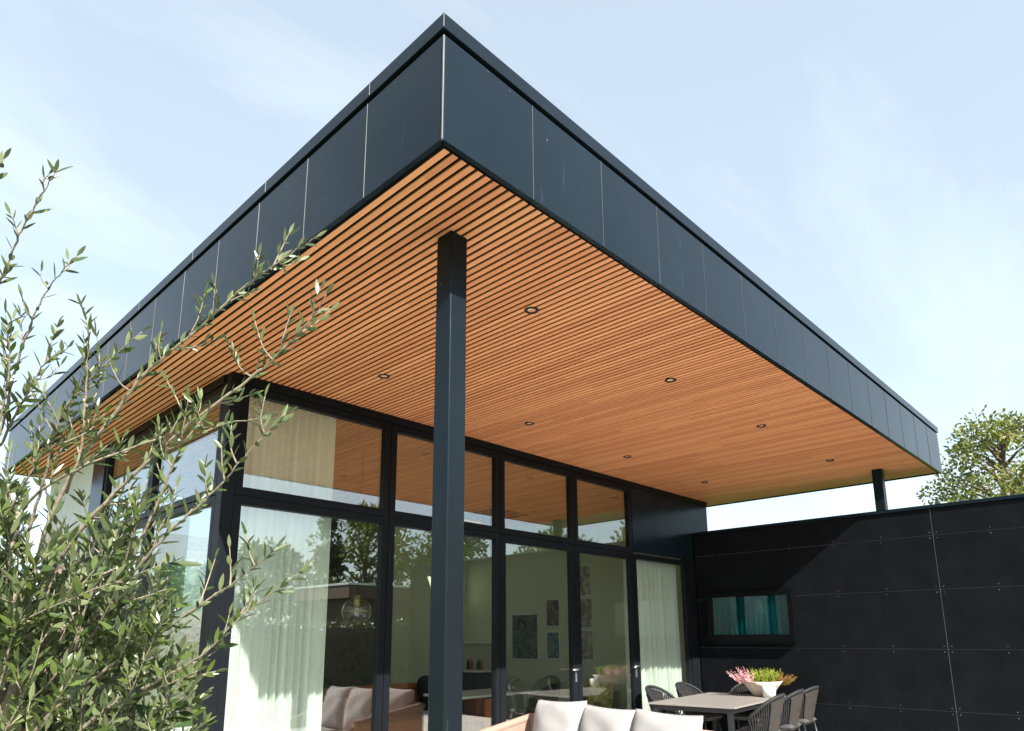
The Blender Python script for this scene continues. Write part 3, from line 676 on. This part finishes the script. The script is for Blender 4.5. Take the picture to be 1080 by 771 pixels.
# planted bowl on the table
pw = CT @ Vector((.80, -.28, 0)); pot = empty('planted_bowl', (TX + pw.x, TY + pw.y, .749), R(20), 'rough stoneware bowl of pink heather and lime green plants on the table', 'planter'); pot.scale = (1.42, 1.42, 1.18)
MB().lathe([(.0005, .0), (.10, .0), (.115, .01), (.20, .12), (.235, .165), (.225, .168), (.19, .13), (.0005, .12)], n=32, sx=1.05, sy=.8).build('bowl', M['potstone'], pot)
MB().lathe([(.0005, 0), (.055, 0), (.062, .115), (.056, .117), (.05, .03), (.0005, .03)], c=(-.19, -.07, 0), n=24).build('white_pot', M['whitepaint'], pot)
def spikes(n, c, spread, h, lean, seed):
    rr = random.Random(seed); mb = MB()
    for i in range(n):
        a = rr.uniform(0, 6.28); r0 = spread * rr.random() ** .5
        p = Vector((c[0] + r0 * math.cos(a), c[1] + r0 * math.sin(a) * .7, c[2])); d = (Vector((math.cos(a) * lean * r0 / spread, math.sin(a) * lean * .6 * r0 / spread, 1)) + Vector(c[3])).normalized()
        hh = h * rr.uniform(.7, 1.1)
        for j in range(11):
            t = .15 + .85 * j / 10; q = p + d * hh * t; s = .020 * (1.15 - .8 * t)
            for k in range(3):
                dd = Vector((rr.uniform(-1, 1), rr.uniform(-1, 1), rr.uniform(-.2, 1))).normalized() * s; e = dd.cross(Vector((rr.uniform(-1, 1), rr.uniform(-1, 1), .3))).normalized() * s * .45
                mb.face([q, q + dd * .6 + e, q + dd * 1.3, q + dd * .6 - e])
    return mb
spikes(26, (-.07, .13, .13, (-.25, .4, 0)), .09, .19, .9, 1).build('heather', M['heather'], pot)
spikes(80, (.03, -.03, .13, (0, 0, 0)), .15, .18, .8, 2).build('shrublet', M['herb'], pot)
spikes(46, (.09, -.16, .11, (.2, -.5, 0)), .09, .15, .9, 3).build('amber_foliage', M['amber'], pot)

# ------------------------------------------------------------------ inside the room
ls = empty('leather_sofa', (4.75, 6.3, .012), 0, 'long cognac leather sofa deep in the room behind the indoor table', 'sofa')
MB().box(-1.2, -.45, .12, 1.0, .30, .40).build('seat', M['leather'], ls, bevel=.04)
MB().box(-1.2, .30, .12, 1.0, .52, .84).build('backrest', M['leather'], ls, bevel=.05)
for lx in (-1.36, 1.0): MB().box(lx, -.47, .10, lx + .16, .52, .78 if lx < 0 else .66).build('armrest', M['leather'], ls, bevel=.04)
for lx in (-1.2, .98):
    for ly in (-.38, .42): MB().tube([(lx, ly, 0), (lx, ly, .125)], .02, 8).build('leg', M['blackplastic'], ls)
it = empty('indoor_table', (5.75, 5.55, .012), 0, 'white topped indoor dining table seen through the glass', 'table')
MB().box(-.95, -.42, .70, .75, .42, .735).build('tabletop', M['white'], it, bevel=.004)
for lx in (-.85, .65):
    for ly in (-.35, .35): MB().tube([(lx, ly, 0), (lx, ly, .70)], .022, 8).build('leg', M['blackplastic'], it)
lc = empty('leather_chair', (5.12, 5.02, .012), R(4), 'cognac leather dining chair with straight back at the white table', 'chair')
MB().box(-.21, -.22, .15, .21, -.17, .715).build('backrest', M['leather'], lc, bevel=.012)
MB().box(-.21, -.165, .42, .21, .24, .48).build('seat', M['leather'], lc, bevel=.015)
for lx in (-.18, .18):
    for ly in (-.19, .2): MB().tube([(lx, ly, 0), (lx, ly, .42)], .014, 8).build('leg', M['blackplastic'], lc)
def shell_chair(loc, rz, mat, label, top=.80):
    o = empty('shell_chair', loc, rz, label, 'chair', 'shell chairs at the indoor table')
    def fn(u, v, off):
        a = (u - .5) * math.pi * .95; r = .25 + .04 * v
        zt = .42 + (top - .42) * (math.cos(a) ** .6 * .8 + .2) * v
        return (r * math.sin(a), -r * math.cos(a) * .85 - .06 * v + off, zt)
    s = MB(); s.grid(20, 10, lambda u, v: fn(u, v, 0)); s.grid(20, 10, lambda u, v: fn(1 - u, v, .012)); s.build('backrest', mat, o)
    slab_pad(.46, .44, .06, 3).build('seat', mat, o).location = (0, .0, .40)
    for lx in (-1, 1):
        for ly in (-1, 1): MB().tube([(lx * .22, ly * .2, 0), (lx * .12, ly * .12, .41)], .011, 8).build('leg', M['blackplastic'], o)
shell_chair((6.15, 4.98, .012), R(8), M['blackplastic'], 'black shell chair with rounded back at the white indoor table', .86)
shell_chair((6.72, 5.4, .012), R(95), M['greenfelt'], 'sage upholstered chair at the end of the white indoor table', .92)
shell_chair((5.3, 6.25, .012), R(178), M['blackplastic'], 'black shell chair on the far side of the white indoor table', .95)
for k in range(4):
    o = MB().lathe([(.0005, .0), (.030, .0), (.037, .12), (.0335, .12), (.029, .008), (.0005, .008)], n=20).build('tumbler', M['clearglass']); o.location = (5.62 + .095 * k, 5.22 + .02 * (k % 2), .7485)
    tag(o, 'clear glass tumbler in a row on the white indoor table', 'glass', 'tumblers on the indoor table')
# grass arrangement in a low vase on the indoor table
va = empty('vase', (6.15, 5.62, .748), 0, 'low black vase of dry grass on the white indoor table', 'vase')
MB().lathe([(.0005, 0), (.09, 0), (.13, .06), (.10, .10), (.092, .098), (.0005, .05)], n=24).build('bowl', M['blackplastic'], va)
spikes(60, (0, 0, .06, (0, 0, 0)), .12, .17, 1.5, 8).build('dry_grass', M['artd'], va)
pc = empty('armchair', (7.35, 4.78, .012), R(-65), 'sage armchair by the second glass door with a yellow pillow on it', 'armchair')
MB().box(-.32, -.3, .15, .32, .3, .42).build('seat', M['greenfelt'], pc, bevel=.05)
MB().box(-.32, .22, .40, .32, .34, .66).build('backrest', M['greenfelt'], pc, bevel=.04)
for lx in (-.28, .28):
    for ly in (-.25, .28): MB().tube([(lx, ly, 0), (lx, ly, .155)], .015, 8).build('leg', M['blackplastic'], pc)
o = pad(.46, .44, .2, 77).build('pillow', M['yellow']); o.location = (7.33, 4.74, .44); o.rotation_euler = (R(-10), R(12), R(-35)); tag(o, 'yellow patterned pillow on the sage armchair by the door', 'pillow')
# globe pendant lamp
pd = empty('globe_pendant', (2.72, 4.62, 0), 0, 'clear glass globe pendant hanging on a thin cord over the sofa', 'pendant lamp')
MB().tube([(0, 0, 2.0), (0, 0, SO + .005)], .0035, 6).build('cord', M['blackplastic'], pd)
MB().lathe([(.03, 1.985), (.10, 1.955), (.15, 1.90), (.165, 1.83), (.15, 1.76), (.10, 1.70), (.0005, 1.668)], n=36).build('globe', M['pendantglass'], pd)
MB().lathe([(.0005, 2.02), (.034, 2.01), (.034, 1.90), (.02, 1.88), (.0005, 1.88)], n=20).build('lamp_holder', M['brass'], pd)
MB().lathe([(.0005, 1.878), (.025, 1.86), (.034, 1.82), (.02, 1.785), (.0005, 1.78)], n=20).build('bulb', M['lens'], pd)
MB().lathe([(.165, 1.825), (.171, 1.83), (.171, 1.836), (.165, 1.84)], n=36).build('ring', M['brass'], pd)
# kitchen run on the far side
kt = empty('kitchen_unit', (0, 0, 0), 0, 'dark kitchen counter with pale shelf along the end wall', 'kitchen unit')
MB().box(7.55, 7.75, .012, 8.198, 8.79, .88).build('cabinet', M['kitchen'], kt, bevel=.004)
MB().box(7.53, 7.73, .882, 8.197, 8.79, .915).build('worktop', M['white'], kt)
MB().box(7.90, 7.75, 1.42, 8.198, 8.79, 1.45).build('shelf', M['white'], kt)
rr = random.Random(4)
for k in range(5):
    h = rr.uniform(.20, .30)
    o = MB().lathe([(.0005, 0), (.036, 0), (.036, h * .6), (.013, h * .78), (.013, h), (.0005, h)], n=16).build('bottle', M['blackplastic'] if k % 2 else M['leather']); o.location = (7.85 + .06 * (k % 2), 7.95 + .15 * k, .916)
    tag(o, 'dark bottle' + (' of black glass' if k % 2 else ' of brown glass') + ' standing on the kitchen worktop', 'bottle', 'black bottles on the worktop' if k % 2 else 'brown bottles on the worktop')

# ------------------------------------------------------------------ trees, hedges, neighbours
def leaf_quad(mb, p, d, up, L, Wd, mi=0):
    side = d.cross(up)
    if side.length < 1e-4: side = d.cross(Vector((1, 0, 0)))
    side.normalize(); side *= Wd / 2
    mb.face([p, p + d * L * .5 + side, p + d * L, p + d * L * .5 - side], mi)
def rv(rr): 
    while True:
        v = Vector((rr.uniform(-1, 1), rr.uniform(-1, 1), rr.uniform(-1, 1)))
        if .01 < v.length < 1: return v.normalized()
def tree_mesh(h, cw, seed, mat, nclump=90, per=85, kind='broad', leafsz=.13):
    rr = random.Random(seed)
    tk, cr = MB(), MB()
    top = Vector((rr.uniform(-.3, .3), rr.uniform(-.3, .3), h * .86)); th = h * .022
    pts = [Vector((0, 0, -.1)), Vector((rr.uniform(-.1, .1), rr.uniform(-.1, .1), h * .3)), Vector((top.x * .6, top.y * .6, h * .6)), top]
    tk.tube(pts, [th * 1.3, th, th * .6, th * .15], 8)
    for i in range(nclump):
        if kind == 'broad':
            z = h * (.25 + .75 * rr.random() ** .85); zz = (z / h - .25) / .75
            prof = cw / 2 * max(.12, math.sin(math.pi * min(1, .18 + .82 * zz) ** 1.0) ** .6)
            a = rr.uniform(0, 6.283); r = prof * (.35 + .65 * rr.random() ** .5) * (1 + .25 * math.sin(3 * a + seed))
        else:
            zz = rr.random() ** 1.2; z = h * (.08 + .92 * zz); prof = cw / 2 * (1.02 - zz) + .05
            a = rr.uniform(0, 6.283); r = prof * (.4 + .6 * rr.random())
        c = Vector((r * math.cos(a), r * math.sin(a), z)); zb = max(h * .2, z - r * .7)
        o = Vector((top.x * .6 * zb / h, top.y * .6 * zb / h, zb))
        tk.tube([o, o.lerp(c, .5) + Vector((0, 0, .08 * r)), c], [th * .35, th * .2, th * .06], 5, cap=False)
        cs = cw * rr.uniform(.075, .15)
        for k in range(per):
            v = rv(rr); p = c + Vector((v.x, v.y, v.z * .75)) * cs * rr.random() ** .4
            d = (v + rv(rr) * .8 + Vector((0, 0, .1 if kind == 'broad' else -.3))).normalized()
            leaf_quad(cr, p, d, rv(rr), leafsz * rr.uniform(.7, 1.3), leafsz * rr.uniform(.4, .6))
    return tk, cr
def tree(name, loc, h, cw, seed, mat, label, group=None, **kw):
    o = empty(name, loc, 0, label, 'tree', group); tk, cr = tree_mesh(h, cw, seed, mat, **kw)
    tk.build('trunk', M['bark'], o); cr.build('crown', mat, o); return o
tree('broadleaf_tree', (20.4, .75, -.02), 7.35, 4.7, 11, M['leafb'], 'green and yellowing broadleaf tree above the black wall', nclump=130, per=110, leafsz=.13)
G = 'trees beyond the hedge'
for (nm, x_, y_, h, cw, sd, mt, lb, kd, ls_) in [
    ('broadleaf_tree', 14.2, -14.5, 6.5, 5.0, 21, 'leafb', 'tallest yellowing tree mirrored in the large window left of the column', 'broad', .22),
    ('conifer_tree', 12.4, -14.5, 6.0, 2.6, 22, 'leafc', 'dark pointed conifer mirrored beside the yellowing tree', 'conifer', .20),
    ('broadleaf_tree', 17.4, -13.5, 6.3, 4.6, 23, 'leafa', 'loose mid green tree mirrored right of the column', 'broad', .22),
    ('broadleaf_tree', 22.0, -11.5, 6.2, 5.2, 24, 'leafa', 'round green tree mirrored above the black wall in the glass doors', 'broad', .24),
    ('broadleaf_tree', 24.5, -8.0, 6.4, 5.2, 25, 'leafb', 'wide yellow green tree mirrored in the farthest transom window', 'broad', .24),
    ('broadleaf_tree', 9.6, -14.0, 4.6, 4.2, 26, 'leafa', 'low bushy tree mirrored at the curtain edge', 'broad', .22),
    ('broadleaf_tree', 6.0, -15.0, 5.2, 4.6, 27, 'leafa', 'green tree mirrored faintly on the white curtain', 'broad', .22),
    ('broadleaf_tree', -4.5, 17.5, 3.3, 3.6, 28, 'leafa', 'dark green tree mirrored in the side glazing', 'broad', .22),
    ('broadleaf_tree', -8.5, 16.5, 3.2, 4.0, 29, 'leafc', 'darker tree at the lawn edge mirrored in the side glazing', 'broad', .22),
    ('broadleaf_tree', -1.2, 19.5, 3.6, 4.0, 30, 'leafa', 'tree behind the olive tree next to the far garden house', 'broad', .22)]:
    tree(nm, (x_, y_, -.02), h, cw, sd, M[mt], lb, G, nclump=75, per=70, kind=kd, leafsz=ls_)
def hedge(x0, y0, x1, y1, h, label, seed, dens=210):
    rr = random.Random(seed); cx, cy = (x0 + x1) / 2, (y0 + y1) / 2
    o = empty('hedge', (cx, cy, -.02), 0, label, 'hedge')
    L, D = x1 - x0, y1 - y0
    MB().box(-L / 2 + .12, -D / 2 + .12, 0, L / 2 - .12, D / 2 - .12, h - .14).build('stems', M['bark'], o)
    mb = MB(); n = int(dens * (2 * (L + D) * h + L * D))
    for k in range(n):
        s = rr.random(); A1, A2, A3 = L * h * 2, D * h * 2, L * D; q = s * (A1 + A2 + A3)
        bump = .09 * math.sin(k * .37) * rr.random()
        if q < A1: sg = 1 if rr.random() < .5 else -1; p = Vector((rr.uniform(-L / 2, L / 2), sg * (D / 2 - rr.random() ** 2 * .16 + bump), rr.uniform(0, h))); nn = Vector((0, sg, 0))
        elif q < A1 + A2: sg = 1 if rr.random() < .5 else -1; p = Vector((sg * (L / 2 - rr.random() ** 2 * .16), rr.uniform(-D / 2, D / 2), rr.uniform(0, h))); nn = Vector((sg, 0, 0))
        else: p = Vector((rr.uniform(-L / 2, L / 2), rr.uniform(-D / 2, D / 2), h - rr.random() ** 2 * .16 + bump)); nn = Vector((0, 0, 1))
        leaf_quad(mb, p, (nn + rv(rr) * 1.1).normalized(), rv(rr), rr.uniform(.05, .10), rr.uniform(.03, .05))
    mb.build('foliage', M['hedge'], o); return o
hedge(-1.0, -5.5, 9.4, -4.7, 1.92, 'clipped dark hedge facing the patio, mirrored in the big window', 41)
hedge(-13, 13.6, -1.0, 14.5, 2.3, 'far clipped hedge beyond the lawn, mirrored in the side glazing', 42, 120)
sh = empty('timber_outbuilding', (8.6, -7.1, -.02), 0, 'low brown timber outbuilding with white roof edge beyond the hedge', 'outbuilding')
MB().box(.25, -2.6, 0, 6.5, -.25, 2.62).build('wall', M['shedwood'], sh)
shr = MB().box(0, -2.85, 2.62, 6.75, 0, 2.97).build('roof', M['shedwood'], sh); MB().box(-.03, -2.88, 2.972, 6.78, .03, 3.03).build('roof_edge', M['whitepaint'], shr)
nb = empty('garden_house', (-9.5, 23, -.02), 0, 'pale rendered garden house with a grey pitched roof beyond the lawn', 'house')
MB().box(0, 0, 0, 7.5, 6, 3.4).build('wall', M['render'], nb)
gr = MB(); gr.face([(-.3, -.3, 3.3), (7.8, -.3, 3.3), (7.8, 3, 5.6), (-.3, 3, 5.6)]); gr.face([(7.8, 6.3, 3.3), (-.3, 6.3, 3.3), (-.3, 3, 5.6), (7.8, 3, 5.6)]); gr.face([(0, 0, 3.4), (0, 3, 5.5), (0, 6, 3.4)], 1); gr.face([(7.5, 6, 3.4), (7.5, 3, 5.5), (7.5, 0, 3.4)], 1)
gr.build('roof', [M['greymetal'], M['render']], nb)

# ------------------------------------------------------------------ olive tree in front
def sight(px, py, d):   # a point of the olive's outline at d metres before the lens
    return CAM + fw * d + rt * ((px - 540) / 722.09 * d) + dn * ((py - 519.87) / 722.09 * d)
BASE = Vector((-1.42, -.35, 0))
ol = empty('olive_tree', BASE, 0, 'slender olive tree with silvery leaves in front of the house corner', 'tree')
ro = random.Random(99)
br, lf = MB(), MB()
def olive_leaf(p, d, up, L, Wd):
    side = d.cross(up)
    if side.length < 1e-4: return
    side.normalize(); nrm = side.cross(d).normalized()
    if nrm.z < 0 and ro.random() < .75: nrm = -nrm
    curl = ro.uniform(-.10, .16) * L; fold = .10 * Wd
    prof = [(0, .12), (.18, .62), (.42, 1.0), (.68, .82), (.88, .40), (1, .02)]
    for lay, off in ((0, .00025), (1, -.00025)):
        b0 = len(lf.v)
        for t, w in prof:
            c = p + d * L * t - nrm * curl * t * t + nrm * off
            for s in (-1, 0, 1): lf.v.append(tuple(c - BASE + side * s * w * Wd / 2 + nrm * (fold * abs(s) * w)))
        for i in range(len(prof) - 1):
            for j in range(2):
                q = (b0 + i * 3 + j, b0 + i * 3 + j + 1, b0 + i * 3 + j + 4, b0 + i * 3 + j + 3)
                lf.f.append(q if lay == 0 else q[::-1]); lf.m.append(lay); lf.smooth.append(True)
def smooth_path(pts, n):
    P = [pts[0]] + list(pts) + [pts[-1]]; out = []
    for i in range(1, len(P) - 2):
        for k in range(n):
            t = k / n; a, b, c, d = P[i - 1], P[i], P[i + 1], P[i + 2]
            out.append(.5 * ((2 * b) + (c - a) * t + (2 * a - 5 * b + 4 * c - d) * t * t + (3 * b - a - 3 * c + d) * t ** 3))
    out.append(pts[-1]); return out
def leaves_along(path, start, step, size=1.0):
    L = [0]
    for i in range(1, len(path)): L.append(L[-1] + (path[i] - path[i - 1]).length)
    tot = L[-1]; s = tot * start; ang0 = ro.uniform(0, 6.28); k = 0
    while s < tot:
        i = max(j for j in range(len(L)) if L[j] <= s); i = min(i, len(path) - 2)
        p = path[i].lerp(path[i + 1], (s - L[i]) / max(1e-6, L[i + 1] - L[i])); t = (path[i + 1] - path[i]).normalized()
        a = t.cross(Vector((.2, .3, .9))).normalized(); b = t.cross(a)
        an = ang0 + k * math.pi / 2
        taper = 1 - .35 * (s / tot)
        for sg in (1, -1):
            if ro.random() < .26: continue
            out = (a * math.cos(an) + b * math.sin(an)) * sg
            d = (t * ro.uniform(.5, 1.1) + out * ro.uniform(.6, 1.0) + Vector((0, 0, .25))).normalized()
            olive_leaf(p, d, (t + rv(ro) * .5).normalized(), ro.triangular(.018, .058, .038) * size * (taper * .5 + .55), ro.uniform(.0075, .0128) * size)
        k += 1; s += step * ro.uniform(.75, 1.3)
    d = (path[-1] - path[-2]).normalized(); olive_leaf(path[-1], d, rv(ro), .034 * size, .009 * size)
def branch(pix, d0, d1, r0, start=.35, step=.024, shoots=0, slen=.09, size=.92):
    n = len(pix); pts = [sight(x, y, d0 + (d1 - d0) * i / (n - 1)) for i, (x, y) in enumerate(pix)]
    path = smooth_path(pts, 6)
    path = [path[0]] + [p + rv(ro) * .002 for p in path[1:-1]] + [path[-1]]
    m = len(path)
    br.tube([p - BASE for p in path], [r0 * .72 * (1 - i / (m - 1)) + .0008 for i in range(m)], 6)
    leaves_along(path, start, step, size)
    for k in range(shoots):
        t = .15 + .78 * (k + ro.random() * .7) / shoots; i = min(m - 2, int(t * (m - 1)))
        tg = (path[i + 1] - path[i]).normalized(); d = (tg * ro.uniform(.4, .9) + rv(ro) * .9 + Vector((0, 0, .55))).normalized()
        l_ = slen * ro.uniform(.6, 1.3) * (1.1 - .4 * t); q = path[i]
        sp = smooth_path([q, q + d * l_ * .5 + rv(ro) * .008, q + d * l_ + Vector((0, 0, .18 * l_))], 4)
        br.tube([p - BASE for p in sp], [.0022 - .0013 * j / (len(sp) - 1) for j in range(len(sp))], 5)
        leaves_along(sp, .18, .017, .9 * size)
# the long shoots that stand clear of the crown
branch([(40, 640), (62, 590), (102, 540), (155, 487), (190, 455), (265, 398), (296, 371), (326, 340), (344, 311)], 1.62, 1.40, .0075, .30, .024, 13)
branch([(35, 600), (66, 518), (119, 438), (154, 393), (185, 367), (220, 336), (265, 296), (300, 272), (333, 250)], 1.70, 1.52, .0065, .28, .024, 12)
branch([(40, 740), (80, 675), (133, 611), (177, 563), (221, 523), (265, 474), (302, 436)], 1.55, 1.36, .006, .25, .023, 11)
branch([(20, 540), (53, 510), (110, 483), (177, 460), (230, 448), (282, 440)], 1.6, 1.48, .0045, .2, .024, 6, .06)
branch([(20, 790), (66, 740), (133, 691), (186, 655), (252, 611), (292, 577)], 1.5, 1.32, .0055, .22, .023, 8)
branch([(60, 790), (119, 744), (168, 717), (212, 691), (256, 649), (317, 604)], 1.48, 1.30, .0055, .22, .023, 7)
branch([(60, 800), (128, 742), (177, 722), (228, 708)], 1.5, 1.36, .004, .15, .023, 5)
branch([(-40, 420), (-15, 330), (8, 280), (22, 243), (40, 213), (58, 182)], 1.6, 1.5, .004, .3, .026, 5, .06)
branch([(-20, 520), (5, 440), (13, 402), (26, 358), (45, 315), (62, 290), (81, 270)], 1.6, 1.48, .004, .3, .026, 6, .06)
branch([(-60, 340), (-35, 260), (-14, 205), (4, 168)], 1.58, 1.5, .003, .3, .030, 2, .05)
branch([(0, 470), (20, 430), (44, 388), (72, 366)], 1.62, 1.5, .0035, .15, .022, 4)
branch([(70, 520), (86, 470), (90, 420), (93, 366), (95, 348)], 1.6, 1.5, .004, .2, .021, 5)
branch([(30, 560), (48, 500), (60, 450), (84, 410), (150, 350)], 1.66, 1.52, .004, .3, .026, 6)
branch([(-20, 590), (20, 520), (50, 470), (75, 440)], 1.55, 1.42, .004, .2, .022, 5)
branch([(-30, 500), (0, 440), (10, 380), (6, 330)], 1.55, 1.46, .004, .2, .022, 5)
branch([(140, 590), (170, 520), (190, 470), (198, 420)], 1.55, 1.45, .004, .25, .022, 5)
# the dense lower crown
for k in range(100):
    sx, sy = ro.uniform(-60, 110), ro.uniform(640, 900); ln = ro.uniform(110, 260); an = R(ro.uniform(18, 110))
    ex, ey = sx + ln * math.cos(an), sy - ln * math.sin(an)
    lim = 150 + (ey - 480) * .25
    if ex > min(225, lim) : ex = min(225, lim) - ro.uniform(0, 40)
    if ey < 505: ey = 505 + ro.uniform(0, 60)
    mx_, my_ = (sx + ex) / 2 + ro.uniform(-20, 14), (sy + ey) / 2 + ro.uniform(-10, 22)
    d0 = ro.uniform(1.35, 2.1)
    branch([(sx, sy), (mx_, my_), (ex, ey)], d0 + .05, d0 - ro.uniform(0, .15), .0030, .10, .021, 4, .08, 1.22)
# stems down to the soil
for (px_, py_, d, r_) in ((40, 640, 1.62, .013), (35, 600, 1.70, .012), (40, 740, 1.55, .011), (20, 790, 1.5, .010), (60, 790, 1.48, .010), (-20, 590, 1.6, .012), (-40, 420, 1.6, .009), (20, 540, 1.6, .008), (-20, 520, 1.6, .008)):
    q = sight(px_, py_, d); m1 = BASE.lerp(q, .45) + Vector((-.05, .0, .12))
    br.tube([p - BASE for p in smooth_path([BASE + rv(ro) * .02, m1, q], 8)], [r_ * 2.0 + (r_ * .7 - r_ * 2.0) * i / 16 for i in range(17)], 8)
br.build('branches', M['olivebark'], ol); lf.build('foliage', [M['olivetop'], M['olivebottom']], ol)
